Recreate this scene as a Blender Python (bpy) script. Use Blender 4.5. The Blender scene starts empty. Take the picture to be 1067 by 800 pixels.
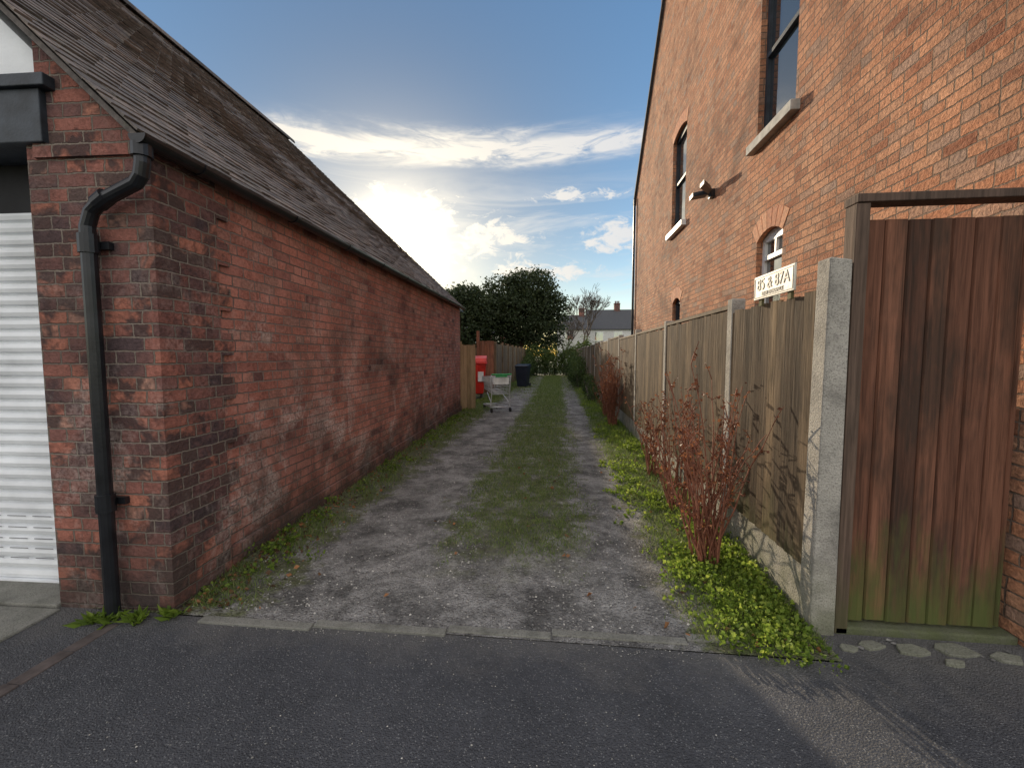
import bpy, math, random
from math import sin, cos, pi, radians, exp, floor
from mathutils import Vector, noise, Matrix
random.seed(7)
R = random.random
def U(a,b): return a+(b-a)*R()
scene = bpy.context.scene
col = scene.collection
SUN_AZ = -21.0; SUN_EL = 14.0
sv = Vector((sin(radians(SUN_AZ))*cos(radians(SUN_EL)), cos(radians(SUN_AZ))*cos(radians(SUN_EL)), sin(radians(SUN_EL))))

# ------------------------------------------------------------ mesh builder
class MB:
    def __init__(s): s.v=[]; s.f=[]; s.t=[]; s.m=[]
    def face(s, pts, tint=0.5, m=0):
        n=len(s.v); s.v.extend(pts); s.f.append(tuple(range(n,n+len(pts)))); s.t.append(tint); s.m.append(m)
    def raw(s, vs, fs, tint=0.5, m=0):
        n=len(s.v); s.v.extend(vs)
        for f in fs: s.f.append(tuple(i+n for i in f)); s.t.append(tint); s.m.append(m)
    def box(s,x0,x1,y0,y1,z0,z1,tint=0.5,m=0):
        s.raw([(x0,y0,z0),(x1,y0,z0),(x1,y1,z0),(x0,y1,z0),(x0,y0,z1),(x1,y0,z1),(x1,y1,z1),(x0,y1,z1)],
              [(0,3,2,1),(4,5,6,7),(0,1,5,4),(1,2,6,5),(2,3,7,6),(3,0,4,7)],tint,m)
    def prism(s,poly,axis,a,b,tint=0.5,m=0):
        def P(p,c):
            return (c,p[0],p[1]) if axis=='x' else ((p[0],c,p[1]) if axis=='y' else (p[0],p[1],c))
        n=len(poly)
        A=[P(p,a) for p in poly]; B=[P(p,b) for p in poly]
        fs=[tuple(range(n)),tuple(range(2*n-1,n-1,-1))]
        for i in range(n):
            j=(i+1)%n; fs.append((i,i+n,j+n,j))
        s.raw(A+B,fs,tint,m)
    def tube(s,pts,rad,seg=8,tint=0.5,m=0,cap=True):
        pts=[Vector(p) for p in pts]
        if not hasattr(rad,'__len__'): rad=[rad]*len(pts)
        n0=len(s.v); up=None
        for i,p in enumerate(pts):
            d=(pts[min(i+1,len(pts)-1)]-pts[max(i-1,0)])
            if d.length<1e-9: d=Vector((0,0,1))
            d.normalize()
            if up is None: up = Vector((1,0,0)) if abs(d.x)<0.8 else Vector((0,1,0))
            a=d.cross(up)
            if a.length<1e-6: a=d.cross(Vector((0,0,1)))
            a.normalize(); b=d.cross(a)
            for k in range(seg):
                an=2*pi*k/seg
                q=p+(a*cos(an)+b*sin(an))*rad[i]
                s.v.append(tuple(q))
        for i in range(len(pts)-1):
            for k in range(seg):
                k2=(k+1)%seg
                s.f.append((n0+i*seg+k,n0+i*seg+k2,n0+(i+1)*seg+k2,n0+(i+1)*seg+k)); s.t.append(tint); s.m.append(m)
        if cap:
            s.f.append(tuple(n0+k for k in range(seg))[::-1]); s.t.append(tint); s.m.append(m)
            e=n0+(len(pts)-1)*seg
            s.f.append(tuple(e+k for k in range(seg))); s.t.append(tint); s.m.append(m)
    def obj(s,name,mats,parent=None,smooth=False,fix=True,uv=True,bevel=0):
        me=bpy.data.meshes.new(name)
        me.from_pydata(s.v,[],s.f)
        if not isinstance(mats,(list,tuple)): mats=[mats]
        for mt in mats: me.materials.append(mt)
        me.polygons.foreach_set('material_index',s.m)
        if fix:
            import bmesh
            bm=bmesh.new(); bm.from_mesh(me); bmesh.ops.recalc_face_normals(bm,faces=bm.faces); bm.to_mesh(me); bm.free()
        at=me.attributes.new('tint','FLOAT','FACE'); at.data.foreach_set('value',s.t)
        if uv:
            ul=me.uv_layers.new(name='UVMap'); data=[0.0]*(2*len(me.loops))
            vs=me.vertices
            for p in me.polygons:
                n=p.normal
                for li in p.loop_indices:
                    c=vs[me.loops[li].vertex_index].co
                    if abs(n.z)>0.75: u,v=c.x,c.y
                    elif abs(n.x)>abs(n.y): u,v=c.y,c.z
                    else: u,v=c.x,c.z
                    data[2*li]=u; data[2*li+1]=v
            ul.data.foreach_set('uv',data)
        if smooth: me.polygons.foreach_set('use_smooth',[True]*len(me.polygons))
        me.update()
        o=bpy.data.objects.new(name,me); col.objects.link(o)
        if parent: o.parent=parent
        if bevel:
            b=o.modifiers.new('Bevel','BEVEL'); b.width=bevel; b.segments=2; b.limit_method='ANGLE'
        return o
def empty(name,loc=(0,0,0),rot=0):
    o=bpy.data.objects.new(name,None); o.location=loc; o.rotation_euler=(0,0,rot); o.empty_display_size=0.2
    col.objects.link(o); return o

# ------------------------------------------------------------ node helpers
class NT:
    def __init__(s,nt): s.nt=nt
    def n(s,typ,ins=None,**props):
        nd=s.nt.nodes.new(typ)
        for k,v in props.items(): setattr(nd,k,v)
        if ins:
            for k,v in ins.items(): s.set(nd.inputs[k],v)
        return nd
    def set(s,sock,v):
        if isinstance(v,bpy.types.NodeSocket): s.nt.links.new(v,sock)
        elif isinstance(v,(tuple,list)):
            v=tuple(v)
            if sock.type=='RGBA' and len(v)==3: v=v+(1,)
            sock.default_value=v
        else: sock.default_value=v
    def M(s,op,a,b=None,c=None,clamp=False):
        nd=s.nt.nodes.new('ShaderNodeMath'); nd.operation=op; nd.use_clamp=clamp
        s.set(nd.inputs[0],a)
        if b is not None: s.set(nd.inputs[1],b)
        if c is not None: s.set(nd.inputs[2],c)
        return nd.outputs[0]
    def mix(s,f,a,b,mode='MIX'):
        nd=s.nt.nodes.new('ShaderNodeMix'); nd.data_type='RGBA'; nd.blend_type=mode
        s.set(nd.inputs[0],f); s.set(nd.inputs[6],a); s.set(nd.inputs[7],b)
        return nd.outputs[2]
    def noise(s,vec,scale,detail=3,rough=0.55,dist=0.0):
        nd=s.n('ShaderNodeTexNoise',{'Scale':scale,'Detail':min(detail,4),'Roughness':rough,'Distortion':dist})
        if vec is not None: s.set(nd.inputs['Vector'],vec)
        return nd.outputs['Fac']
    def mr(s,v,a,b,c=0.0,d=1.0,smooth=False):
        nd=s.n('ShaderNodeMapRange',{'Value':v,'From Min':a,'From Max':b,'To Min':c,'To Max':d})
        if smooth: nd.interpolation_type='SMOOTHSTEP'
        return nd.outputs[0]
    def ramp(s,f,stops,const=False):
        nd=s.n('ShaderNodeValToRGB'); s.set(nd.inputs[0],f); cr=nd.color_ramp
        if const: cr.interpolation='CONSTANT'
        while len(cr.elements)>1: cr.elements.remove(cr.elements[0])
        cr.elements[0].position=stops[0][0]; cr.elements[0].color=tuple(stops[0][1])+(1,)
        for p,c in stops[1:]:
            e=cr.elements.new(p); e.color=tuple(c)+(1,)
        return nd.outputs[0]
    def mapv(s,vec,scale=(1,1,1),loc=(0,0,0)):
        nd=s.n('ShaderNodeMapping',{'Vector':vec,'Scale':scale,'Location':loc}); return nd.outputs[0]
    def xyz(s,vec):
        nd=s.n('ShaderNodeSeparateXYZ',{0:vec}); return nd.outputs[0],nd.outputs[1],nd.outputs[2]
    def attr(s,name='tint'):
        return s.n('ShaderNodeAttribute',attribute_name=name).outputs['Fac']
    def bump(s,h,strength=0.5,dist=0.01):
        return s.n('ShaderNodeBump',{'Height':h,'Strength':strength,'Distance':dist}).outputs[0]
    def grey(s,k): return s.n('ShaderNodeCombineColor',{0:k,1:k,2:k}).outputs[0]
def newmat(name):
    m=bpy.data.materials.new(name); m.use_nodes=True
    nt=NT(m.node_tree); b=m.node_tree.nodes['Principled BSDF']
    return m,nt,b
def simple(name,color,rough=0.6,metal=0.0,var=0.25,scale=6,bumpd=0.002,spec=0.4,bscale=60):
    m,t,b=newmat(name)
    o=t.n('ShaderNodeTexCoord').outputs['Object']
    nz=t.noise(o,scale,4); k=t.mr(nz,0.3,0.7,1-var,1+var)
    c=t.mix(1.0,color,t.grey(k),'MULTIPLY')
    t.set(b.inputs['Base Color'],c); b.inputs['Roughness'].default_value=rough; b.inputs['Metallic'].default_value=metal
    b.inputs['Specular IOR Level'].default_value=spec
    if bumpd: t.set(b.inputs['Normal'],t.bump(t.noise(o,bscale,2),0.6,bumpd))
    return m

def brickmat(name,stops,mortar,squash=1.0,sqf=2,offx=0.0,low_dark=0.0,efflo=0.0,bumpd=0.012,pink=0.0,mort=0.012,gain=1.0,soot=0.45,black=0.0,mdark=0.6,pinkc=(0.50,0.22,0.17)):
    m,t,b=newmat(name)
    uv=t.n('ShaderNodeTexCoord').outputs['UV']; ob=t.n('ShaderNodeTexCoord').outputs['Object']
    nd=t.n('ShaderNodeTexNoise',{'Vector':uv,'Scale':11.0,'Detail':3.0,'Roughness':0.8})
    w=t.n('ShaderNodeVectorMath',{0:nd.outputs['Color'],1:(0.5,0.5,0.5)},operation='SUBTRACT').outputs[0]
    w=t.n('ShaderNodeVectorMath',{0:w,1:(0.026,0.022,0),2:uv},operation='MULTIPLY_ADD').outputs[0]
    vec=t.n('ShaderNodeVectorMath',{0:w,1:(50+offx,50.0,0)},operation='ADD').outputs[0]
    br=t.n('ShaderNodeTexBrick',{'Vector':vec,'Color1':(0,0,0),'Color2':(1,1,1),'Mortar':(0.5,0.5,0.5),'Scale':1.0,
        'Mortar Size':mort*0.5,'Mortar Smooth':0.45,'Bias':0.0,'Brick Width':0.228,'Row Height':0.075})
    br.offset=0.5; br.offset_frequency=2; br.squash=squash; br.squash_frequency=sqf
    tint=br.outputs['Color']; fac=br.outputs['Fac']
    c=t.ramp(tint,stops)
    fine=t.noise(ob,42,4,0.7)
    big=t.noise(ob,1.0,4,0.68,0.4)
    mid=t.noise(ob,2.6,4,0.75,0.4)
    k=t.M('MULTIPLY',t.mr(fine,0.3,0.7,0.58*gain,1.35*gain),t.mr(big,0.3,0.7,1.2,0.74))
    c=t.mix(1.0,c,t.grey(k),'MULTIPLY')
    if pink>0:
        pm=t.mr(mid,0.45,0.62,0,pink); c=t.mix(pm,c,pinkc)
    if black>0:
        bm_=t.mr(t.M('ADD',t.M('MULTIPLY',mid,-1.0),t.M('MULTIPLY',tint,0.35)),-0.32,-0.20,0,black); c=t.mix(bm_,c,(0.06,0.042,0.042))
    mc=t.mix(t.mr(mid,0.35,0.65),mortar,tuple(x*mdark for x in mortar))
    c=t.mix(t.mr(fac,0.15,0.75),c,mc)
    x,y,z=t.xyz(ob)
    if efflo>0:
        e=t.mr(t.noise(ob,1.8,4,0.78,0.5),0.50,0.66)
        e=t.M('MULTIPLY',t.M('MULTIPLY',e,t.mr(z,0.3,2.4,1.0,0.15)),efflo)
        e=t.M('MULTIPLY',e,t.mr(fine,0.36,0.58))
        c=t.mix(e,c,(0.60,0.50,0.45))
    c=t.mix(t.mr(big,0.52,0.70,0,soot),c,(0.05,0.033,0.03))
    if low_dark>0:
        zn=t.M('ADD',z,t.mr(mid,0.2,0.8,-0.3,0.3))
        c=t.mix(t.mr(zn,0.05,0.6,low_dark,0.0),c,(0.045,0.037,0.03))
    t.set(b.inputs['Base Color'],c)
    b.inputs['Roughness'].default_value=0.88; b.inputs['Specular IOR Level'].default_value=0.25
    h=t.M('ADD',t.mr(fac,0.0,1.0,1.0,0.0),t.M('MULTIPLY',fine,0.9))
    h=t.M('ADD',h,t.M('MULTIPLY',tint,0.35))
    t.set(b.inputs['Normal'],t.bump(h,0.9,bumpd))
    return m
# ------------------------------------------------------------ materials
M_brickL=brickmat('old_red_brick',[(0,(0.13,0.065,0.06)),(0.12,(0.28,0.11,0.085)),(0.45,(0.42,0.16,0.115)),(0.75,(0.49,0.20,0.145)),(1,(0.53,0.31,0.24))],(0.27,0.21,0.18),squash=0.5,sqf=4,low_dark=0.85,efflo=1.0,pink=0.6,soot=0.45,bumpd=0.016,black=0.35)
M_brickP=brickmat('sooty_pier_brick',[(0,(0.075,0.052,0.055)),(0.3,(0.15,0.075,0.068)),(0.55,(0.29,0.11,0.082)),(0.8,(0.43,0.16,0.10)),(1,(0.50,0.29,0.21))],(0.27,0.22,0.18),squash=0.5,sqf=2,low_dark=0.6,efflo=0.6,pink=0.25,bumpd=0.019,black=0.9)
M_brickR=brickmat('orange_house_brick',[(0,(0.31,0.12,0.065)),(0.2,(0.47,0.20,0.105)),(0.5,(0.57,0.255,0.135)),(0.8,(0.62,0.31,0.175)),(1,(0.47,0.31,0.23))],(0.30,0.21,0.15),squash=0.5,sqf=3,offx=0.1,low_dark=0.2,bumpd=0.024,soot=0.35,pink=0.35,pinkc=(0.60,0.34,0.21),black=0.25)
M_render=simple('white_render',(0.78,0.80,0.82),0.8,var=0.12,scale=3,bumpd=0.004)
M_black=simple('black_gloss_paint',(0.014,0.015,0.018),0.3,var=0.4,scale=9,bumpd=0.001)
M_blackwood=simple('black_painted_timber',(0.03,0.038,0.048),0.5,var=0.5,scale=7,bumpd=0.003)
M_dark=simple('dark_recess',(0.02,0.02,0.022),0.8)
M_shutter=simple('white_shutter_metal',(0.76,0.78,0.80),0.4,var=0.15,scale=3,bumpd=0.0008)
M_stone=simple('stone_sill',(0.42,0.40,0.36),0.8,var=0.3,scale=10)
M_whitewood=simple('white_window_frame',(0.75,0.75,0.73),0.45,var=0.08)
M_steel=simple('galvanised_wire',(0.62,0.63,0.64),0.35,metal=0.4,var=0.2)
M_greenpl=simple('green_plastic',(0.06,0.35,0.12),0.4)
M_whitepl=simple('white_plastic',(0.75,0.77,0.76),0.4)
M_red=simple('red_plastic',(0.62,0.03,0.02),0.4,var=0.2)
M_navy=simple('dark_bin_plastic',(0.015,0.02,0.035),0.45)
M_rubber=simple('rubber',(0.02,0.02,0.02),0.8)
M_sign=simple('sign_enamel',(0.68,0.66,0.57),0.5,var=0.2,scale=9)
M_ink=simple('sign_letters',(0.04,0.04,0.04),0.5)

def concmat(name,base,green=0.5):
    m,t,b=newmat(name); o=t.n('ShaderNodeTexCoord').outputs['Object']
    c=t.ramp(t.noise(o,5,4,0.7),[(0.25,tuple(x*0.45 for x in base)),(0.5,base),(0.75,tuple(min(1,x*1.3) for x in base))])
    sp=t.mr(t.noise(o,120,3,0.6),0.50,0.66,0,0.65); c=t.mix(sp,c,tuple(x*0.35 for x in base))
    x,y,z=t.xyz(o); zn=t.M('ADD',z,t.mr(t.noise(o,7,4),0.2,0.8,-0.3,0.3))
    c=t.mix(t.mr(zn,0.0,0.5,green,0),c,(0.09,0.11,0.03))
    t.set(b.inputs['Base Color'],c); b.inputs['Roughness'].default_value=0.9
    t.set(b.inputs['Normal'],t.bump(t.noise(o,90,4,0.7),0.9,0.012))
    return m
M_conc=concmat('weathered_concrete',(0.42,0.39,0.34))
M_conc2=concmat('edging_concrete',(0.24,0.23,0.21),0.15)

def woodmat(name,stops,grain=0.5,green=0.0,rough=0.8,dark=0.5,gtop=0.42):
    m,t,b=newmat(name); o=t.n('ShaderNodeTexCoord').outputs['Object']
    tint=t.attr()
    off=t.n('ShaderNodeCombineXYZ',{0:t.M('MULTIPLY',tint,37.0),1:t.M('MULTIPLY',tint,91.0),2:t.M('MULTIPLY',tint,13.0)}).outputs[0]
    v=t.n('ShaderNodeVectorMath',{0:t.mapv(o,(22,22,0.9)),1:off},operation='ADD').outputs[0]
    g=t.noise(v,2.2,4,0.65,0.6)
    c=t.ramp(tint,stops)
    c=t.mix(1.0,c,t.grey(t.mr(g,0.28,0.72,1-grain,1+grain*0.7)),'MULTIPLY')
    st=t.mr(t.noise(t.mapv(o,(3,3,0.8)),1.6,4,0.7),0.44,0.64,0,dark); c=t.mix(st,c,(0.035,0.028,0.022))
    if green>0:
        x,y,z=t.xyz(o); zn=t.M('ADD',z,t.mr(t.noise(t.mapv(o,(9,9,2)),1,4,0.7),0.2,0.8,-0.4,0.4))
        c=t.mix(t.mr(zn,0.05,gtop,green,0),c,(0.085,0.11,0.03))
    t.set(b.inputs['Base Color'],c); b.inputs['Roughness'].default_value=rough; b.inputs['Specular IOR Level'].default_value=0.2
    t.set(b.inputs['Normal'],t.bump(g,0.8,0.006))
    return m
M_fence=woodmat('weathered_fence_wood',[(0,(0.12,0.085,0.055)),(0.5,(0.22,0.155,0.095)),(1,(0.32,0.225,0.13))],0.55,0.5,dark=0.6,gtop=0.6)
M_gate=woodmat('stained_gate_wood',[(0,(0.10,0.046,0.030)),(0.5,(0.145,0.064,0.040)),(1,(0.19,0.085,0.052))],0.6,0.8,0.9,0.7,gtop=0.55)
M_gatepost=woodmat('grey_gate_frame',[(0,(0.10,0.065,0.05)),(1,(0.16,0.11,0.08))],0.5,0.3)
M_palewood=woodmat('pale_wood',[(0,(0.30,0.21,0.12)),(1,(0.44,0.31,0.19))],0.4,0.2,0.8,0.2)
M_redwood=woodmat('red_brown_wood',[(0,(0.22,0.09,0.05)),(1,(0.30,0.13,0.08))],0.4,0.3)

def tilemat(name,stops,lichen=0.5,lc=(0.20,0.20,0.15)):
    m,t,b=newmat(name); o=t.n('ShaderNodeTexCoord').outputs['Object']
    c=t.ramp(t.attr(),stops); k=t.mr(t.noise(o,25,4,0.65),0.3,0.7,0.6,1.35)
    c=t.mix(1.0,c,t.grey(k),'MULTIPLY')
    l=t.mr(t.noise(o,9,4,0.75),0.56,0.70,0,lichen); c=t.mix(l,c,lc)
    t.set(b.inputs['Base Color'],c); b.inputs['Roughness'].default_value=0.8; b.inputs['Specular IOR Level'].default_value=0.35
    t.set(b.inputs['Normal'],t.bump(t.noise(o,60,3,0.7),0.7,0.005))
    return m
M_tile=tilemat('clay_roof_tile',[(0,(0.10,0.088,0.082)),(0.5,(0.165,0.14,0.125)),(1,(0.24,0.19,0.16))],0.5)
M_slate=tilemat('slate_roof',[(0,(0.05,0.05,0.055)),(1,(0.10,0.10,0.105))])

def leafmat(name,stops,trans=0.45,rough=0.55):
    m,t,b=newmat(name); c=t.ramp(t.attr(),stops)
    t.set(b.inputs['Base Color'],c); b.inputs['Roughness'].default_value=rough; b.inputs['Specular IOR Level'].default_value=0.3
    tr=t.n('ShaderNodeBsdfTranslucent',{0:c})
    mx=t.n('ShaderNodeMixShader',{0:trans,1:b.outputs[0],2:tr.outputs[0]})
    out=[n for n in m.node_tree.nodes if n.type=='OUTPUT_MATERIAL'][0]
    m.node_tree.links.new(mx.outputs[0],out.inputs[0]); return m
M_grass=leafmat('grass_blades',[(0,(0.08,0.12,0.03)),(0.5,(0.16,0.23,0.055)),(0.85,(0.25,0.31,0.09)),(1,(0.36,0.33,0.17))])
M_weed=leafmat('weed_leaves',[(0,(0.07,0.12,0.02)),(0.5,(0.20,0.29,0.04)),(1,(0.42,0.48,0.09))],0.5)
M_dry=leafmat('dry_leaves',[(0,(0.09,0.035,0.022)),(0.5,(0.21,0.075,0.038)),(1,(0.38,0.16,0.07))],0.35)
M_litter=leafmat('fallen_leaves',[(0,(0.06,0.035,0.02)),(0.6,(0.16,0.085,0.04)),(1,(0.34,0.15,0.06))],0.15)
M_tree=leafmat('evergreen_leaves',[(0,(0.018,0.028,0.010)),(0.5,(0.035,0.05,0.018)),(1,(0.075,0.09,0.03))],0.25)
M_bush=leafmat('bush_leaves',[(0,(0.03,0.05,0.015)),(0.5,(0.06,0.095,0.022)),(1,(0.12,0.15,0.04))],0.35)
M_stem=simple('dead_stems',(0.22,0.085,0.05),0.8,var=0.4,scale=20,bumpd=0)
M_bark=simple('bark',(0.09,0.07,0.055),0.9,var=0.4,scale=5,bumpd=0.02,bscale=12)

def asphalt():
    m,t,b=newmat('pavement_asphalt'); o=t.n('ShaderNodeTexCoord').outputs['Object']
    x,y,z=t.xyz(o)
    vo=t.n('ShaderNodeTexVoronoi',{'Vector':o,'Scale':130.0}); d=vo.outputs['Distance']; vc=vo.outputs['Color']
    r=t.n('ShaderNodeSeparateColor',{0:vc}).outputs[0]
    c=t.ramp(t.noise(o,1.7,4,0.7),[(0.3,(0.032,0.034,0.040)),(0.7,(0.070,0.072,0.080))])
    sp=t.M('MULTIPLY',t.mr(r,0.74,1.0,0,0.9),t.mr(d,0.25,0.6,1,0))
    c=t.mix(sp,c,(0.25,0.25,0.25))
    c=t.mix(t.mr(t.noise(o,380,1),0.5,0.8,0,0.6),c,(0.16,0.16,0.16))
    # dust and grit washed off the unmade lane on to the edge of the pavement
    grit=t.M('MULTIPLY',t.mr(t.M('ADD',y,t.mr(t.noise(o,3,4,0.7),0.2,0.8,-0.3,0.3)),1.85,2.2),0.45)
    c=t.mix(grit,c,(0.16,0.15,0.135))
    t.set(b.inputs['Base Color'],c); b.inputs['Roughness'].default_value=0.8; b.inputs['Specular IOR Level'].default_value=0.35
    h=t.M('ADD',t.mr(d,0.0,0.7,1,0),t.M('MULTIPLY',t.noise(o,14,3),0.5))
    t.set(b.inputs['Normal'],t.bump(h,0.9,0.007)); return m
M_asph=asphalt()
def alleymat():
    m,t,b=newmat('alley_surface'); o=t.n('ShaderNodeTexCoord').outputs['Object']
    x,y,z=t.xyz(o)
    vo=t.n('ShaderNodeTexVoronoi',{'Vector':o,'Scale':58.0}); d=vo.outputs['Distance']
    sc=t.n('ShaderNodeSeparateColor',{0:vo.outputs['Color']}); r,g=sc.outputs[0],sc.outputs[1]
    c=t.ramp(t.noise(o,2.3,4,0.8,0.3),[(0.30,(0.075,0.072,0.068)),(0.42,(0.14,0.135,0.128)),(0.50,(0.22,0.212,0.20)),(0.56,(0.29,0.28,0.265)),(0.70,(0.40,0.385,0.36))])
    stone=t.M('MULTIPLY',t.mr(r,0.5,0.85,0,1),t.mr(d,0.3,0.55,1,0))
    c=t.mix(t.M('MULTIPLY',stone,0.75),c,t.ramp(g,[(0,(0.12,0.115,0.11)),(0.6,(0.32,0.30,0.27)),(1,(0.60,0.57,0.52))]))
    c=t.mix(t.mr(t.noise(o,150,2),0.5,0.72,0,0.65),c,(0.045,0.042,0.038))
    nzc=t.n('ShaderNodeTexNoise',{'Vector':o,'Scale':3.2,'Detail':4.0,'Roughness':0.75})
    vc=t.n('ShaderNodeTexVoronoi',{'Vector':t.n('ShaderNodeVectorMath',{0:nzc.outputs['Color'],1:(0.5,0.5,0),2:o},operation='MULTIPLY_ADD').outputs[0],'Scale':2.6},feature='DISTANCE_TO_EDGE')
    crk=t.M('MULTIPLY',t.mr(vc.outputs['Distance'],0.0,0.022,1,0),t.mr(t.noise(o,1.3,2),0.5,0.62)); c=t.mix(t.M('MULTIPLY',crk,0.5),c,(0.03,0.028,0.022))
    nz=t.mr(nzc.outputs['Fac'],0.2,0.8,-0.5,0.5)
    xm=t.M('ADD',x,nz)
    cen=t.M('MULTIPLY',t.mr(xm,-0.98,-0.80),t.mr(xm,0.10,0.28,1,0)); cen=t.M('MULTIPLY',cen,t.mr(t.M('ADD',y,nz),2.6,3.4))
    cen=t.M('MULTIPLY',cen,t.mr(t.noise(o,5,4,0.7),0.40,0.52,0.3,1))
    lef=t.mr(xm,-1.72,-1.95); rig=t.mr(xm,0.72,0.88)
    far=t.mr(y,14,24,0,0.6)
    ms=t.M('MAXIMUM',t.M('MAXIMUM',cen,lef),t.M('MAXIMUM',rig,far))
    soil=t.ramp(t.noise(o,14,4,0.7),[(0.3,(0.055,0.05,0.03)),(0.5,(0.10,0.11,0.045)),(0.7,(0.15,0.17,0.065))])
    c=t.mix(t.M('MULTIPLY',ms,0.85),c,soil)
    t.set(b.inputs['Base Color'],c); b.inputs['Roughness'].default_value=0.92; b.inputs['Specular IOR Level'].default_value=0.25
    h=t.M('ADD',t.M('MULTIPLY',t.mr(d,0.0,0.6,1,0),0.6),t.noise(o,22,4,0.78))
    t.set(b.inputs['Normal'],t.bump(h,1.0,0.026)); return m
M_alley=alleymat()
def groundmat():
    m,t,b=newmat('rough_grass_ground'); o=t.n('ShaderNodeTexCoord').outputs['Object']
    c=t.ramp(t.noise(o,1.2,4,0.7),[(0.3,(0.035,0.04,0.016)),(0.55,(0.06,0.08,0.022)),(0.75,(0.10,0.11,0.04))])
    t.set(b.inputs['Base Color'],c); b.inputs['Roughness'].default_value=0.95
    t.set(b.inputs['Normal'],t.bump(t.noise(o,20,4,0.7),0.8,0.03)); return m
M_ground=groundmat()
def glassmat():
    m,t,b=newmat('window_glass'); b.inputs['Base Color'].default_value=(0.02,0.028,0.035,1)
    b.inputs['Roughness'].default_value=0.04; b.inputs['IOR'].default_value=2.3; b.inputs['Specular IOR Level'].default_value=0.9
    o=t.n('ShaderNodeTexCoord').outputs['Object']
    t.set(b.inputs['Normal'],t.bump(t.noise(o,3,2),0.15,0.01)); return m
M_glass=glassmat()

# ------------------------------------------------------------ ground, pavement, alley
g=MB(); g.face([(-400,-400,-0.06),(400,-400,-0.06),(400,600,-0.06),(-400,600,-0.06)]); g.obj('ground',M_ground,fix=False)
g=MB(); g.face([(-30,-8,0),(30,-8,0),(30,2.13,0),(-30,2.13,0)]); g.face([(1.38,2.13,0),(2.45,2.13,0),(2.45,2.42,0),(1.38,2.42,0)],0.5)
g.face([(-10,2.13,0),(-2.2,2.13,0),(-2.2,2.5,0),(-10,2.5,0)])
g.obj('pavement',M_asph,fix=False)
def aw(x,y):
    h=0.010*noise.noise((x*1.7,y*1.3,0))+0.006*noise.noise((x*5,y*5,3))
    cen=exp(-((x+0.33)/0.42)**2)*0.028*min(1,max(0,(y-2.6)/0.8))
    ver=0.03*max(0,min(1,(x-0.65)/0.4))+0.03*max(0,min(1,(-1.75-x)/0.4))
    ver*=min(1,max(0.1,(y-2.2)/0.5))
    return 0.004+h*min(1,(y-2.1)/0.4)+cen+ver
g=MB(); nx=60; ys=[2.13+ (i/170.0)**1.8*31 for i in range(171)]
xs=[-2.75+i*(4.15/nx) for i in range(nx+1)]
vs=[(x,y,aw(x,y)) for y in ys for x in xs]
g.raw(vs,[(j*(nx+1)+i,j*(nx+1)+i+1,(j+1)*(nx+1)+i+1,(j+1)*(nx+1)+i) for j in range(170) for i in range(nx)])
g.obj('alley_path',M_alley,fix=False,smooth=True)
g=MB(); g.face([(-14,10.9,-0.01),(-2.7,10.9,-0.01),(-2.7,16,-0.01),(-14,16,-0.01)]); g.obj('yard_ground',M_alley,fix=False)

e=MB(); x=-2.0
while x<0.95:
    L=U(0.55,0.92); yy=2.085+0.047*(x+1.82)
    e.box(x,min(x+L-0.006,1.0),yy+U(-.002,.002),yy+0.055+U(-.003,.003),-0.05,0.014+U(-.002,.003)); x+=L
e.obj('edging_kerb',M_conc2,bevel=0.004)
e=MB()
y=-1.5
while y<2.0:
    L=0.22; e.box(-2.50+U(-.004,.004),-2.42,y,y+L-0.006,-0.05,0.006+U(-.002,.002)); y+=L
e.obj('brick_edging_strip',simple('dark_brick_edging',(0.08,0.065,0.06),0.9,var=0.4,scale=15),bevel=0.004)
# ------------------------------------------------------------ LEFT BUILDING (garage)
A=empty('brick_garage',(-2.24,2.15,0),radians(1.73))
L=8.62; EZ=2.66; TP=math.tan(radians(43.5))
def shear(mb,f=0.0095):
    mb.v=[(v[0],v[1],v[2]+ (f*v[1]*min(1,max(0,v[2]/2.6)))) for v in mb.v]
w=MB(); w.box(-0.22,0,0.46,L,0,EZ); w.box(-0.2,0.030,0.47,L,-0.05,0.17); shear(w)
w.obj('side_wall',M_brickL,A)
w=MB(); w.box(-0.70,0.028,0,0.46,-0.05,EZ)
zz=0.0;k=0
while zz<EZ-0.16:
    if k%2==0: w.box(-0.1,0.024,0.46,0.46+0.11,zz,zz+0.15)
    zz+=0.15;k+=1
w.prism([(0.028,EZ+.001),(-0.62,EZ+.001),(-0.62,EZ+0.58*TP),(-0.05,EZ+0.012)],'y',0.0,0.24)
w.prism([(-0.62,EZ+.002),(-0.70,EZ+.002),(-0.70,EZ+0.04),(-0.62,EZ+0.04)],'y',0.0,0.24)
w.obj('pier',M_brickP,A)
w=MB(); w.box(-0.64,0.045,-0.018,0.4,EZ-0.075,EZ-0.002); w.obj('corbel',M_brickP,A)
RX=-4.45
def rz(x): return EZ+ (-x)*TP if x>RX else EZ+(-RX)*TP-(RX-x)*TP
w=MB(); w.prism([(-0.62,3.0),(-0.62,rz(-0.58)-0.06),(RX,rz(RX)-0.04),(-8.3,rz(-8.3)-0.06),(-8.3,3.0)],'y',0.02,0.22); w.obj('rendered_gable',M_render,A)
w=MB(); w.box(-4.6,-0.56,-0.035,0.24,2.66,2.94); w.box(-4.6,-0.50,-0.06,0.24,2.94,3.005)
w.obj('lintel_beam',M_blackwood,A,bevel=0.005)
w=MB(); w.box(-4.6,-0.70,0.22,0.5,2.36,2.66); w.box(-4.6,-0.7,0.5,0.55,0,2.66); w.obj('shutter_housing',M_dark,A)
w=MB(); z=0.03
prof=[]
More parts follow.
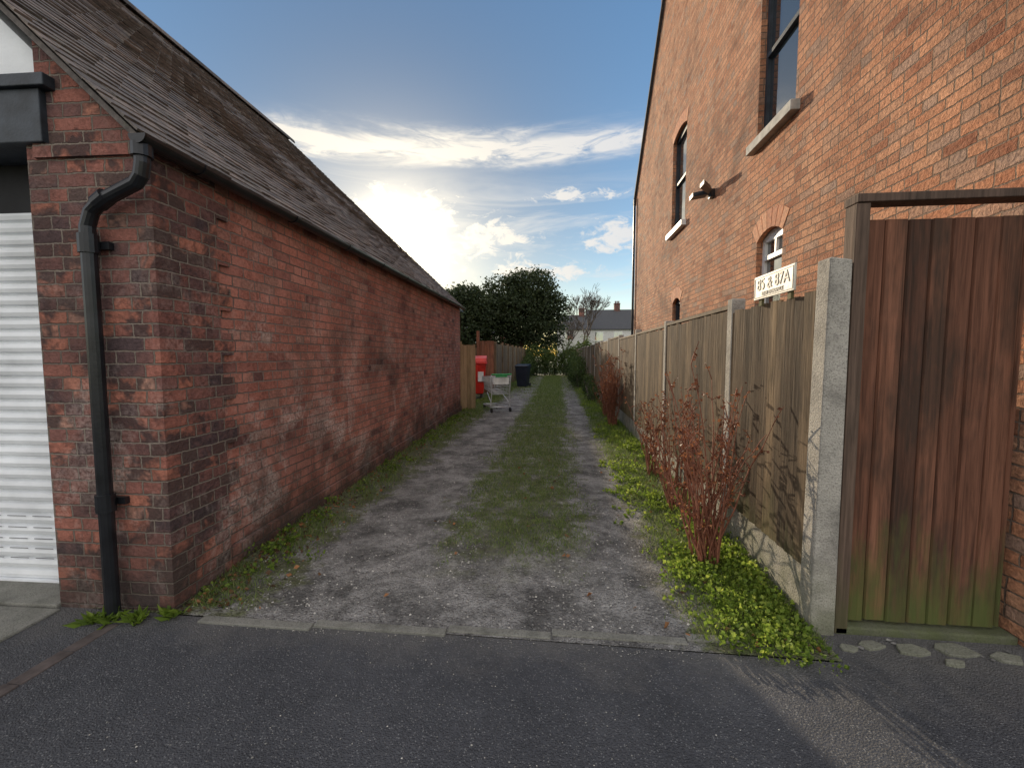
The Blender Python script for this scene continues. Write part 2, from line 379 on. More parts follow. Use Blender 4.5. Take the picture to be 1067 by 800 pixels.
while z<2.36:
    prof+= [(0.245,z),(0.222,z+0.012),(0.216,z+0.035),(0.222,z+0.058),(0.245,z+0.068)]; z+=0.074
for i in range(len(prof)-1):
    (ya,za),(yb,zb)=prof[i],prof[i+1]
    w.face([(-3.7,ya,za),(-0.70,ya,za),(-0.70,yb,zb),(-3.7,yb,zb)])
w.box(-3.7,-0.70,0.20,0.25,-0.0,0.035)
w.obj('roller_shutter',M_shutter,A,fix=False)
w=MB(); w.box(-0.735,-0.70,0.17,0.27,0,2.36); w.obj('shutter_guide',M_shutter,A)
w=MB()
for zz in (0.18,0.245,0.31,0.385,0.46):
    for k in range(16):
        xx=-0.95-k*0.18
        w.box(xx,xx+0.13,0.2125,0.2145,zz-0.003,zz+0.002)
w.obj('shutter_vents',simple('vent_shadow_grey',(0.22,0.22,0.23),0.6),A)
w=MB(); w.box(-3.75,-0.70,-0.02,0.30,-0.05,0.025); w.box(-3.7,-0.66,-0.32,-0.03,-0.05,0.012); w.obj('threshold',M_conc2,A,bevel=0.008)
w=MB(); w.box(-4.5,-3.75,0,0.46,0,2.64); w.box(-8.3,-4.6,0,0.22,0,2.98); w.box(-8.3,-8.08,0.22,L,0,EZ)
w.prism([(-0.22,0),(-0.22,EZ),(-0.05,EZ+0.0),(RX,rz(RX)-0.05),(-8.3,EZ),(-8.3,0)],'y',L-0.22,L-0.002); shear(w)
w.obj('rear_walls',M_brickL,A)
ang=radians(43.5)
w=MB()
ov=0.05
def slab(xe,ze,xr,zr,y0,y1,th):
    return [(xe,y0,ze),(xr,y0,zr),(xr,y1,zr),(xe,y1,ze),(xe,y0,ze-th),(xr,y0,zr-th),(xr,y1,zr-th),(xe,y1,ze-th)]
sf=[(0,1,2,3),(4,7,6,5),(0,4,5,1),(1,5,6,2),(2,6,7,3),(3,7,4,0)]
w.raw(slab(ov,EZ-ov*TP+0.035,RX,rz(RX)+0.035,-0.07,L+0.06,0.04),sf,0.2)
w.raw(slab(-8.3-ov,rz(-8.3-ov)+0.05,RX,rz(RX)+0.05,-0.09,L+0.08,0.07),sf,0.4)
S=(ov-RX)/cos(ang); gauge=0.10; nc=int(S/gauge)
dx,dz=-cos(ang),sin(ang); nxn,nzn=sin(ang),cos(ang)
for c in range(nc+1):
    off=0.0825 if c%2 else 0.0
    s0=c*gauge
    y=-0.10 - off
    while y<L+0.06:
        ya=max(y+0.002,-0.10+U(-.006,.006)); yb=min(y+0.163,L+0.09)
        if yb-ya>0.03:
            j=U(-.007,.007); tl=U(0.0,0.011); s1=s0+0.17
            lift0=0.030+tl+0.014*noise.noise((s0*0.8,y*0.6,1)); lift1=0.018
            zb_=EZ-ov*TP+0.035
            px=ov+dx*(s0+j)+nxn*lift0; pz=zb_+dz*(s0+j)+nzn*lift0
            qx=ov+dx*s1+nxn*lift1; qz=zb_+dz*s1+nzn*lift1
            t_=0.013
            v=[(px,ya,pz),(px,yb,pz),(qx,yb,qz),(qx,ya,qz),(px-nxn*t_,ya,pz-nzn*t_),(px-nxn*t_,yb,pz-nzn*t_)]
            w.raw(v,[(0,1,2,3),(0,4,5,1),(0,3,4),(1,5,2)],min(1,max(0,random.gauss(0.45,0.25))))
        y+=0.165
y=-0.10
while y<L+0.05:
    tt=R(); yb=min(y+0.44,L+0.08)
    pr=[(RX+0.14*cos(a),rz(RX)+0.02+0.13*sin(a)) for a in [pi*i/8 for i in range(9)]]
    pr2=[(RX+0.12*cos(a),rz(RX)+0.02+0.11*sin(a)) for a in [pi*i/8 for i in range(8,-1,-1)]]
    w.prism(pr+pr2,'y',y,yb,tt); y+=0.45
shear(w)
w.obj('tiled_roof',M_tile,A,fix=True,uv=False)
# gutter
w=MB(); gx=ov+0.045; gz=EZ-0.03; n=10; gr=0.048
for i in range(n):
    a0=pi+pi*i/n; a1=pi+pi*(i+1)/n
    for r_ in (gr,gr-0.006):
        ya,yb=-0.13,L+0.06
        w.face([(gx+r_*cos(a0),ya,gz+r_*sin(a0)),(gx+r_*cos(a1),ya,gz+r_*sin(a1)),(gx+r_*cos(a1),yb,gz+r_*sin(a1)),(gx+r_*cos(a0),yb,gz+r_*sin(a0))])
hp=[(gx+gr*cos(pi+pi*i/n),gz+gr*sin(pi+pi*i/n)) for i in range(n+1)]
w.prism(hp,'y',-0.135,-0.125); w.prism(hp,'y',L+0.06,L+0.07)
for yb in [0.25+i*0.95 for i in range(9)]:
    w.prism([(gx+(gr+.006)*cos(pi+pi*i/n),gz+(gr+.006)*sin(pi+pi*i/n)) for i in range(n+1)],'y',yb,yb+0.05)
shear(w); w.obj('gutter',M_black,A,fix=False)
w=MB(); r=0.036; px_=-0.29; py_=-0.065
w.tube([(gx-.02,-0.09,gz-0.03),(gx-.02,-0.09,gz-0.13),(gx-0.035,-0.088,gz-0.19),(gx-0.07,-0.083,gz-0.225),(px_+0.09,py_-0.005,2.32),(px_+0.03,py_,2.27),(px_,py_,2.19),(px_,py_,0.03)],r,14)
w.tube([(gx-.02,-0.09,gz-0.035),(gx-.02,-0.09,gz-0.10)],r+0.012,14)
w.tube([(px_+0.135,py_-0.008,2.345),(px_+0.075,py_-0.002,2.31)],r+0.008,14)
for zc in (2.05,0.62):
    w.tube([(px_,py_,zc),(px_,py_,zc+0.10)],r+0.010,14); w.box(px_-0.08,px_+0.08,-0.03,-0.002,zc+0.03,zc+0.07)
w.obj('drainpipe',M_black,A,smooth=False)

OB=empty('added_shade_outbuilding',(0,0,0))  # unseen building added behind the garage so its shade covers the alley
w=MB(); w.box(-9.5,-5.0,12.6,21.5,-.1,3.75); w.prism([(-9.5,3.75),(-7.25,5.0),(-5.0,3.75)],'y',12.6,21.5); w.obj('walls',M_brickL,OB)
w=MB()
for s in (-1,1): w.raw([(-7.25+s*2.4,12.45,3.7),(-7.25+s*2.4,21.65,3.7),(-7.25,21.65,5.04),(-7.25,12.45,5.04),(-7.25+s*2.4,12.45,3.8),(-7.25+s*2.4,21.65,3.8),(-7.25,21.65,5.14),(-7.25,12.45,5.14)],[(0,3,2,1),(4,5,6,7),(0,1,5,4),(1,2,6,5),(2,3,7,6),(3,0,4,7)])
w.obj('roof',M_slate,OB)

# ------------------------------------------------------------ RIGHT HOUSE
H=empty('brick_house')
HX=2.4; Y0,Y1=2.3,13.8; HE=6.3; RY=(Y0+Y1)/2; RZ=HE+(Y1-RY)
wins=[(4.78,5.62,4.06,6.02,'A'),(8.56,9.52,4.06,6.00,'B'),(4.92,5.52,2.00,2.95,'C'),(8.72,9.28,1.6,2.66,'D')]
w=MB()
yb=sorted(set([Y0,Y1]+[a for q in wins for a in q[:2]])); zb=sorted(set([0,HE]+[a for q in wins for a in q[2:4]]))
for i in range(len(yb)-1):
    for j in range(len(zb)-1):
        cy=(yb[i]+yb[i+1])/2; cz=(zb[j]+zb[j+1])/2
        if any(q[0]<cy<q[1] and q[2]<cz<q[3] for q in wins): continue
        w.face([(HX,yb[i],zb[j]),(HX,yb[i],zb[j+1]),(HX,yb[i+1],zb[j+1]),(HX,yb[i+1],zb[j])])
w.face([(HX,Y0,HE),(HX,RY,RZ),(HX,Y1,HE)])
for q in wins:
    a,b_,c,d=q[:4]; D=HX+0.11
    w.face([(HX,a,c),(D,a,c),(D,a,d),(HX,a,d)]); w.face([(HX,b_,c),(HX,b_,d),(D,b_,d),(D,b_,c)])
    w.face([(HX,a,d),(D,a,d),(D,b_,d),(HX,b_,d)]); w.face([(HX,a,c),(HX,b_,c),(D,b_,c),(D,a,c)])
w.face([(HX,Y0,-.05),(9.5,Y0,-.05),(9.5,Y0,HE),(HX,Y0,HE)]); w.face([(HX,Y1,-.05),(HX,Y1,HE),(9.5,Y1,HE),(9.5,Y1,-.05)])
w.face([(9.5,Y0,-.05),(9.5,Y1,-.05),(9.5,Y1,HE),(9.5,RY,RZ),(9.5,Y0,HE)])
w.obj('walls',M_brickR,H,fix=False)
w=MB()
for (ya,za,yb_,zb_) in [(Y0-0.15,HE-0.15,RY,RZ),(Y1+0.15,HE-0.15,RY,RZ)]:
    w.raw([(HX-0.07,ya,za+.02),(HX-0.07,yb_,zb_+.02),(9.6,yb_,zb_+.02),(9.6,ya,za+.02),(HX-0.07,ya,za+.12),(HX-0.07,yb_,zb_+.12),(9.6,yb_,zb_+.12),(9.6,ya,za+.12)],
      [(0,1,2,3),(4,7,6,5),(0,4,5,1),(1,5,6,2),(2,6,7,3),(3,7,4,0)],0.4)
w.obj('roof',M_slate,H)
w=MB(); w.box(HX+0.01,HX+0.9,10.3,11.0,8.4,10.6); w.box(HX-0.04,HX+0.95,10.25,11.05,10.6,10.8); w.obj('chimney',M_brickR,H)
w=MB(); w.tube([(HX-0.06,Y1-0.1,HE-0.02),(HX-0.06,Y1-0.1,0.1)],0.035,10); w.obj('downpipe',M_black,H)
w=MB(); sp=MB()
for q in wins:
    a,b_,c,d=q[:4]; cy=(a+b_)/2; hw=(b_-a)/2; rise=0.10; Rr=(hw*hw+rise*rise)/(2*rise); zc=d-Rr
    th=math.asin(hw/Rr); n=max(7,int(2*hw/0.075)); hh=0.215
    for i in range(n):
        t0=-th+2*th*i/n+0.004/Rr*1.2; t1=-th+2*th*(i+1)/n-0.004/Rr*1.2
        P=[(cy+Rr*sin(t0),zc+Rr*cos(t0)),(cy+Rr*sin(t1),zc+Rr*cos(t1)),(cy+(Rr+hh)*sin(t1),zc+(Rr+hh)*cos(t1)),(cy+(Rr+hh)*sin(t0),zc+(Rr+hh)*cos(t0))]
        w.prism(P,'x',HX-0.006,HX+0.05,R())
    for s in (-1,1):
        pts=[(cy+s*hw,d)]+[(cy+s*Rr*sin(th*k/6),zc+Rr*cos(th*k/6)) for k in range(0,7)]
        sp.prism(pts,'x',HX-0.003,HX+0.04)
w.obj('window_arches',tilemat('gauged_arch_brick',[(0,(0.42,0.15,0.07)),(0.5,(0.52,0.20,0.09)),(1,(0.58,0.27,0.14))],0.2),H)
sp.obj('arch_spandrels',M_brickR,H)
for q in wins:
    a,b_,c,d,k=q; F=M_whitewood if k=='C' else M_blackwood
    D=HX+0.07; w=MB(); fw=0.055
    w.box(D,D+0.06,a,a+fw,c,d); w.box(D,D+0.06,b_-fw,b_,c,d); w.box(D,D+0.06,a+fw,b_-fw,c,c+fw+.02); w.box(D,D+0.06,a+fw,b_-fw,d-fw-0.06,d)
    mz=c+(d-c)*(0.68 if k=='C' else 0.5); w.box(D-0.01,D+0.05,a+fw,b_-fw,mz-0.025,mz+0.025)
    if k in 'C': w.box(D+.002,D+0.05,(a+b_)/2-.015,(a+b_)/2+.015,mz,d-fw)
    w.obj('window_frame',F,H)
    w=MB(); w.face([(D+0.035,a,c),(D+0.035,b_,c),(D+0.035,b_,d),(D+0.035,a,d)]); w.obj('window_glass',M_glass,H,fix=False)
    if k in 'ABD':
        w=MB(); w.box(HX-0.09,HX+0.1,a-0.09,b_+0.09,c-0.10,c+0.004); w.obj('window_sill',M_stone if k!='B' else M_whitewood,H,bevel=0.006)
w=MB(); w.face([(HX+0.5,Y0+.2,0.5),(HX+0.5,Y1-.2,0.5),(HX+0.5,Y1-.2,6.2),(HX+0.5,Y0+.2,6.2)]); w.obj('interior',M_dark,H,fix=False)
FL=empty('security_light',(HX,7.05,4.0))
w=MB(); w.box(-0.06,0,-0.06,0.06,-0.06,0.06)
w.tube([(-0.03,0,0),(-0.10,0.10,0.03)],0.015,8); w.tube([(-0.03,0,0),(-0.10,-0.10,0.03)],0.015,8)
for s in (-1,1):
    w.raw([(-0.08,s*0.08-0.08,0.0),(-0.08,s*0.08+0.08,0.0),(-0.26,s*0.26+0.09,0.03),(-0.26,s*0.26-0.09,0.03),(-0.10,s*0.08-0.08,0.07),(-0.10,s*0.08+0.08,0.07),(-0.26,s*0.26+0.09,0.09),(-0.26,s*0.26-0.09,0.09)],
      [(0,3,2,1),(4,5,6,7),(0,1,5,4),(1,2,6,5),(2,3,7,6),(3,0,4,7)])
w.obj('lamp_heads',M_black,FL)

# ------------------------------------------------------------ RIGHT FENCE
Fn=empty('wooden_fence')
posts=[2.40,3.58]
while posts[-1]<33: posts.append(posts[-1]+2.05)
FX=1.42
w=MB(); gb=MB(); pn=MB()
for i,py in enumerate(posts):
    hw=0.05; top=1.93+U(-.02,.03)
    if i==0: w.raw([(1.365,2.34,-.1),(1.49,2.34,-.1),(1.49,2.46,-.1),(1.365,2.46,-.1),(1.38,2.345,2.0),(1.485,2.345,1.985),(1.485,2.46,1.985),(1.38,2.46,2.0)],[(0,3,2,1),(4,5,6,7),(0,1,5,4),(1,2,6,5),(2,3,7,6),(3,0,4,7)])
    else: w.box(FX-hw,FX+hw,py-hw,py+hw,-0.1,top)
    if i<len(posts)-1:
        y0=py+(0.05 if i else 0.065); y1=posts[i+1]-0.05
        gb.box(FX-0.022,FX+0.022,y0,y1,-0.1,0.31)
        y=y0; tp=1.86+U(-.03,.03); pt=U(-0.22,0.22)
        if i==0: tp=1.84; pt=-0.1
        while y<y1-0.01:
            bw=min(0.098+U(-.008,.004),y1-y); t_=min(1,max(0,0.45+pt+U(-.38,.38)))
            z1=tp+U(-.012,.012)
            xa=FX-0.022-0.004; xb=FX-0.022-0.019-U(0,.004)
            pn.raw([(xa,y,0.315),(xb,y+bw,0.315),(xb,y+bw,z1),(xa,y,z1),(FX-0.012,y,0.315),(FX-0.012,y+bw,0.315),(FX-0.012,y+bw,z1),(FX-0.012,y,z1)],
               [(0,1,2,3),(4,7,6,5),(0,4,5,1),(1,5,6,2),(2,6,7,3),(3,7,4,0)],t_)
            y+=bw-0.001
        if i: pn.box(FX-0.045,FX+0.01,y0,y1,tp+0.014,tp+0.045,0.3+pt)
        for zr in (0.5,1.1,1.65): pn.box(FX-0.010,FX+0.03,y0,y1,zr,zr+0.07,0.4)
w.obj('concrete_posts',M_conc,Fn,bevel=0.008); gb.obj('gravel_boards',M_conc,Fn,bevel=0.004); pn.obj('boards',M_fence,Fn,uv=False)
# ------------------------------------------------------------ GATE
G=empty('wooden_gate')
w=MB(); w.box(1.50,1.565,2.36,2.45,0,2.265,0.5); w.box(1.50,2.398,2.352,2.458,2.268,2.31,0.2); w.obj('gate_frame',M_gatepost,G,uv=False,bevel=0.004)
w=MB(); x=1.57
while x<2.32:
    bw=min(0.105+U(-.012,.012),2.335-x); t_=R(); yo=U(-.003,.003)
    w.prism([(x+.001,2.410+yo),(x+.008,2.400+yo),(x+bw-.008,2.400+yo),(x+bw-.001,2.410+yo),(x+bw-.001,2.42),(x+.001,2.42)],'z',0.06+U(-.006,.010),2.19+U(-.003,.003),t_); x+=bw
for zr in (0.35,1.15,1.9): w.box(1.58,2.32,2.421,2.455,zr,zr+0.1,0.4)
w.obj('gate_planks',M_gate,G,uv=False)
M_step=concmat('mossy_step',(0.14,0.135,0.11),0.7)
w=MB(); w.box(1.50,2.39,2.36,2.62,-0.05,0.04); w.obj('gate_step',M_step,G,bevel=0.01)
w=MB()
for (cx_,cy_,s_) in [(1.62,2.27,.07),(1.80,2.25,.09),(2.02,2.28,.10),(2.22,2.24,.08),(1.93,2.17,.05),(1.50,2.24,.05)]:
    k=random.randint(5,7); a0=U(0,6)
    w.prism([(cx_+s_*U(.7,1.2)*cos(a0+2*pi*i/k),cy_+s_*.55*U(.7,1.2)*sin(a0+2*pi*i/k)) for i in range(k)],'z',-0.02,U(.008,.02))
w.obj('broken_paving',concmat('broken_paving_stone',(0.26,0.25,0.22),0.35),None,bevel=0.004)

# ------------------------------------------------------------ SIGN
S_=empty('house_number_sign',(1.352,2.86,1.95))
w=MB(); w.box(-0.006,0.006,-0.25,0.25,-0.078,0.078); w.obj('plate',M_sign,S_,bevel=0.004)
w=MB()
for (a,b_,c,d) in [(-0.238,0.238,0.062,0.067),(-0.238,0.238,-0.067,-0.062),(-0.238,-0.233,-0.062,0.062),(0.233,0.238,-0.062,0.062)]: w.box(-0.0085,-0.005,a,b_,c,d)
w.obj('border',M_ink,S_)
def text(s,size,loc):
    cu=bpy.data.curves.new('sign_text','FONT'); cu.body=s; cu.size=size; cu.align_x='CENTER'; cu.align_y='CENTER'; cu.extrude=0.001; cu.offset=0.0005
    o=bpy.data.objects.new('sign_text',cu); col.objects.link(o); o.parent=S_; o.location=loc; o.rotation_euler=(pi/2,0,-pi/2)
    cu.materials.append(M_ink)
text('85 & 87A',0.105,(-0.0085,0,0.014)); text('REAR ENTRANCE',0.034,(-0.0085,0,-0.046))
w=MB(); w.box(0.006,0.022,-0.20,-0.16,-0.12,0.05,0.3); w.box(0.006,0.022,0.16,0.20,-0.12,0.05,0.3); w.obj('battens',M_fence,S_,uv=False)

# ------------------------------------------------------------ LEFT YARD
def closeboard(name,p0,p1,h,mat,postmat=None,tall=0):
    E=empty(name,(p0[0],p0[1],0),math.atan2(p1[1]-p0[1],p1[0]-p0[0])); Ln=math.hypot(p1[0]-p0[0],p1[1]-p0[1])
    w=MB(); x=0; zt=h
    while x<Ln-0.01:
        bw=min(0.12,Ln-x); w.box(x+.002,x+bw-.002,-0.012+U(-.003,.003),0.008,0.04,zt+U(-.015,.015),R()); x+=bw
    for zr in (0.4,h-0.35): w.box(0,Ln,0.008,0.045,zr,zr+0.08,0.5)
    w.obj('boards',mat,E,uv=False)
    w=MB(); x=0
    while x<=Ln+0.3:
        w.box(min(x,Ln)-.05,min(x,Ln)+.05,-.06,.05,-.1,h+0.08+tall,0.5); x+=2.0
    w.obj('posts',postmat or mat,E,uv=False)
closeboard('yard_gate',(-2.58,10.98),(-2.22,11.35),1.78,M_palewood)
closeboard('yard_fence',(-3.05,16.2),(-2.42,16.2),2.05,M_redwood,None,0.3)
closeboard('side_fence',(-2.42,16.4),(-2.30,34.0),1.95,M_fence)
closeboard('back_fence',(-4.9,17.0),(-3.1,16.6),1.8,M_fence)

B=empty('red_commercial_bin',(-3.02,14.3,0),radians(8))
w=MB()
bt=[(-.5,-.35),(.5,-.35),(.5,.35),(-.5,.35)]; tp=[(-.6,-.48),(.6,-.48),(.6,.48),(-.6,.48)]
w.raw([(x,y,.2) for x,y in bt]+[(x,y,1.2) for x,y in tp],[(0,3,2,1),(4,5,6,7),(0,1,5,4),(1,2,6,5),(2,3,7,6),(3,0,4,7)])
w.box(-.64,.64,-.52,.52,1.2,1.26); w.prism([(-.52,1.26),(-.45,1.40),(0.1,1.48),(.52,1.42),(.52,1.26)],'x',-.62,.62)
for xx in (-.3,0,.3): w.box(xx-.03,xx+.03,-.52,-.44,.75,1.19)
w.obj('bin_body',M_red,B,bevel=0.02)
w=MB(); w.box(.33,.52,-.462,-.45,.62,.95); w.obj('bin_label',M_whitepl,B)
w=MB()
for xx in (-.42,.42):
    for yy in (-.28,.28): w.tube([(xx-.03,yy,.1),(xx+.03,yy,.1)],.1,14); w.box(xx-.05,xx+.05,yy-.04,yy+.04,.16,.21)
w.obj('castors',M_rubber,B)
B=empty('wheelie_bin',(-1.60,19.9,0.0),radians(-12))
w=MB()
w.raw([(-.22,-.24,.04),(.22,-.24,.04),(.22,.22,.04),(-.22,.22,.04),(-.29,-.33,.95),(.29,-.33,.95),(.29,.30,.95),(-.29,.30,.95)],[(0,3,2,1),(4,5,6,7),(0,1,5,4),(1,2,6,5),(2,3,7,6),(3,0,4,7)])
w.box(-.31,.31,-.35,.32,.95,.985); w.prism([(-.37,.985),(-.33,1.03),(.25,1.08),(.34,1.05),(.34,.985)],'x',-.31,.31)
w.tube([(-.28,.38,1.0),(.28,.38,1.0)],.018,8); w.box(-.25,-.21,.30,.39,.96,1.01); w.box(.21,.25,.30,.39,.96,1.01)
w.obj('bin_body',M_navy,B,bevel=0.012)
w=MB()
for xx in (-.29,.25): w.tube([(xx,.24,.1),(xx+.04,.24,.1)],.1,16)
w.obj('wheels',M_rubber,B)

# ------------------------------------------------------------ SHOPPING TROLLEY
T=empty('shopping_trolley',(-1.66,11.3,0.0),radians(118))
w=MB(); wr=0.008
def bk(x,f,side):
    tx=(x+0.42)/0.84; wd=(0.27-0.05*tx); wb=wd-0.05
    zb=0.48+0.10*tx; zt=0.95-0.04*tx
    return (x, side*(wb+(wd-wb)*f), zb+(zt-zb)*f)
xs_=[-0.42+0.84*i/14 for i in range(15)]
for s in (-1,1):
    for x in xs_: w.tube([bk(x,0,s),bk(x,1,s)],wr*0.6,5)
    for f in [0,0.2,0.4,0.6,0.8,1]: w.tube([bk(-0.42,f,s),bk(0.42,f,s)],wr if f in(0,1) else wr*0.6,5)
for x in (-0.42,0.42):
    for f in [0,0.15,0.3,0.45,0.6,0.75,0.9,1]: w.tube([bk(x,f,-1),bk(x,f,1)],wr*0.8,5)
    for i in range(7):
        a=Vector(bk(x,0,-1)).lerp(Vector(bk(x,0,1)),i/6); b_=Vector(bk(x,1,-1)).lerp(Vector(bk(x,1,1)),i/6); w.tube([a,b_],wr*0.6,5)
for x in xs_: w.tube([bk(x,0,-1),bk(x,0,1)],wr*0.6,5)
for s in (-1,1):
    w.tube([(-0.46,s*.27,1.0),(-0.44,s*.27,.90),(-0.40,s*.25,.45),(-0.36,s*.26,.20),(-0.40,s*.27,.14),(0.46,s*.19,.14)],0.014,8)
    w.tube([(-0.36,s*.25,.26),(0.10,s*.2,.50)],0.012,6)
w.tube([(-0.40,-.27,.14),(-0.40,.27,.14)],0.012,8); w.tube([(0.46,-.19,.14),(0.46,.19,.14)],0.012,8)
for k in range(5): w.tube([(-0.3+k*.17,-.22,.145),(-0.3+k*.17,.22,.145)],0.005,5)
w.tube([(-0.34,-.23,.68),(-.2,-.22,.74),(-.2,.22,.74),(-0.34,.23,.68)],wr,6)
w.obj('wire_basket_and_chassis',M_steel,T,smooth=True)
w=MB()
for x,yy in ((-0.40,.26),(0.44,.18)):
    for s in (-1,1):
        w.tube([(x-0.03,s*yy-.015,.062),(x-0.03,s*yy+.015,.062)],.062,14)
w.obj('castor_wheels',M_rubber,T)
w=MB()
w.tube([(-0.47,-.28,1.0),(-0.47,.28,1.0)],0.018,10); w.box(-0.475,-0.455,-.16,.16,.93,1.0)
w.obj('handle',M_greenpl,T)
w=MB(); w.box(-0.445,-0.435,-.22,.22,.74,.92); w.box(0.428,0.436,-.19,.19,.74,.90); w.box(-0.34,0.34,.262,.268,.80,.93); w.obj('panels',M_whitepl,T)

# ------------------------------------------------------------ vegetation masses
def blade(mb,x,y,z,h,wd,tint,lean):
    a=U(0,2*pi); dx_,dy_=cos(a)*wd,sin(a)*wd; la=U(0,2*pi); lx,ly=cos(la)*lean,sin(la)*lean
    mb.face([(x-dx_,y-dy_,z),(x+dx_,y+dy_,z),(x+lx,y+ly,z+h)],tint)
def ss(a,b,x):
    t=max(0,min(1,(x-a)/(b-a))); return t*t*(3-2*t)
gr=MB(); cnt=0
def gdens(x,y):
    n1=noise.noise((x*2.2,y*1.6,5))*0.5+0.5*noise.noise((x*6,y*6,9))
    c=ss(-1.02,-0.75,x+0.25*n1)*ss(0.38,0.12,x+0.3*n1)
    c*=ss(2.75,3.7,y+0.9*n1)
    c*=ss(-0.32,0.12,n1+0.05+0.012*y)
    l=ss(-1.72,-2.0,x+0.2*n1)*ss(-0.2,0.3,n1+0.02*y)*0.8
    r=ss(0.62,0.85,x+0.2*n1)*0.8
    f=ss(12,22,y)*0.4*ss(-0.3,0.3,n1)
    return max(c,l,r,f)
tries=0
while cnt<105000 and tries<480000:
    tries+=1
    y=2.2*math.exp(R()*math.log(31/2.2)); x=U(-2.5,1.4)
    d=gdens(x,y)
    if R()>d: continue
    sc=0.7+y*0.075
    central = -1.1<x<0.4
    h=(U(0.012,0.040) if central else U(0.02,0.06))*min(sc,1.7)
    blade(gr,x,y,aw(x,y)-0.002,h,U(0.002,0.004)*sc,min(1,max(0,random.gauss(0.52,0.26))),h*U(0.2,1.2)); cnt+=1
gr.obj('grass',M_grass,fix=False,uv=False)
def leaf(mb,p,dirv,size,tint,wr_=0.45):
    d=Vector(dirv).normalized(); u=Vector((U(-1,1),U(-1,1),U(-.4,.4))); s=d.cross(u)
    if s.length<1e-3: s=Vector((1,0,0))
    s.normalize(); p=Vector(p); a=p; b_=p+d*size*0.5+s*size*wr_; c=p+d*size; e=p+d*size*0.5-s*size*wr_
    nrm=d.cross(s)*size*0.12
    mb.raw([tuple(a),tuple(b_+nrm),tuple(c),tuple(e+nrm)],[(0,1,2,3)],tint)
wd=MB()
clumps=[]
for i in range(520):
    y=2.25*math.exp(R()*math.log(28/2.25)); x=1.36-abs(random.gauss(0,0.30))
    if noise.noise((x*2,y*1.1,40))<-0.12 and y>3.2: continue
    if x<0.72 : x=U(0.78,1.3)
    if y<2.5: x=U(0.95,1.33)
    clumps.append((x,y,U(.04,.13)))
for i in range(70): clumps.append((U(0.86,1.32),U(2.06,3.2),U(.03,.13)))
for i in range(60): clumps.append((U(0.55,1.0),U(2.3,6),U(.015,.05)))
for (x,y,r_) in clumps:
    n=int(60*(r_/.1)); ht=U(.03,.13) if y>2.6 else U(.03,.08); ct=U(-.2,.2)
    if r_<.05: ht*=.4
    for k in range(n):
        a=U(0,2*pi); rr=r_*math.sqrt(R()); z=U(0.0,ht)*(1-0.5*rr/r_)
        px_,py2=x+rr*cos(a),y+rr*sin(a)
        if px_>1.37: continue
        leaf(wd,(px_,py2,aw(px_,max(2.2,py2))+z),(cos(a),sin(a),U(0,1.2)),U(.008,.030)*(1+y*.04),min(1,max(0,0.35+z/ht*0.35+ct+U(-.25,.25))))
wd.obj('verge_weeds',M_weed,fix=False,uv=False)
wd=MB()
for i in range(95):
    y=2.3*math.exp(R()*math.log(26/2.3)); base=-2.24-0.03*(y-2.15)
    x=base+0.05+abs(random.gauss(0,0.16)); r_=U(.03,.10); ht=U(.02,.09)
    for k in range(int(35*r_/.08)):
        a=U(0,2*pi); rr=r_*math.sqrt(R()); px_=max(base+0.04,x+rr*cos(a)); py2=y+rr*sin(a); z=U(0,ht)
        leaf(wd,(px_,py2,aw(px_,max(2.2,py2))+z),(cos(a),sin(a),U(0,1.4)),U(.012,.030)*(1+y*.04),min(1,max(0,0.3+U(-.3,.35))))
for (cx_,cy_) in [(-2.50,2.05),(-2.36,2.06),(-2.6,2.02),(-2.2,2.12)]:
    for k in range(32):
        a=U(0,2*pi); leaf(wd,(cx_+U(-.04,.04),cy_+U(-.03,.03),0.0),(cos(a),sin(a)-.3,U(.2,1.5)),U(.04,.11),U(.1,.6),0.14)
wd.obj('wall_weeds',M_weed,fix=False,uv=False)
st=MB()
def stone(x,y,z,s,t_):
    v=[]
    for (a,b_,c) in [(1,0,0),(-1,0,0),(0,1,0),(0,-1,0),(0,0,1),(0,0,-1)]:
        k=U(.6,1.2)*s; v.append((x+a*k+U(-.2,.2)*s,y+b_*k+U(-.2,.2)*s,z+c*k*.7))
    st.raw(v,[(0,2,4),(2,1,4),(1,3,4),(3,0,4),(2,0,5),(1,2,5),(3,1,5),(0,3,5)],t_)
for i in range(11000):
    y=2.2*math.exp(R()*math.log(20/2.2)); x=U(-2.2,0.95)
    if R()<gdens(x,y)*0.8: continue
    if noise.noise((x*1.5,y*1.5,20))<-0.15+U(-.2,.2): continue
    stone(x,y,aw(x,y),U(.003,.009)*(1+y*.04),R())
for i in range(900): stone(U(-1.9,1.0),2.05+abs(random.gauss(0,.12)) if R()<.6 else U(1.2,2.1),0.003,U(.002,.005),R())
for i in range(10): stone(U(1.4,2.35),U(2.22,2.34),0.006,U(.01,.02),U(0,.4))
st.obj('loose_stones',tilemat('stone_chips',[(0,(0.10,0.095,0.09)),(0.6,(0.26,0.25,0.23)),(1,(0.52,0.49,0.44))],0.2),fix=False,uv=False)
lt=MB()
for i in range(1300):
    y=2.15*math.exp(R()*math.log(14/2.15))
    if R()<.65: x=-2.2-0.03*(y-2.15)+abs(random.gauss(0,.18))
    else: x=1.35-abs(random.gauss(0,.25))
    a=U(0,2*pi); leaf(lt,(x,y,aw(x,y)+U(.006,.02)),(cos(a),sin(a),U(-.1,.3)),U(.015,.045),R(),.35)
for (x,y) in [(0.19,2.55),(0.22,2.57)]+[(U(-1.5,1.0),U(2.2,6)) for _ in range(25)]:
    a=U(0,2*pi); leaf(lt,(x,y,aw(x,y)+.01),(cos(a),sin(a),.3),U(.03,.055) ,U(.6,1),.4)
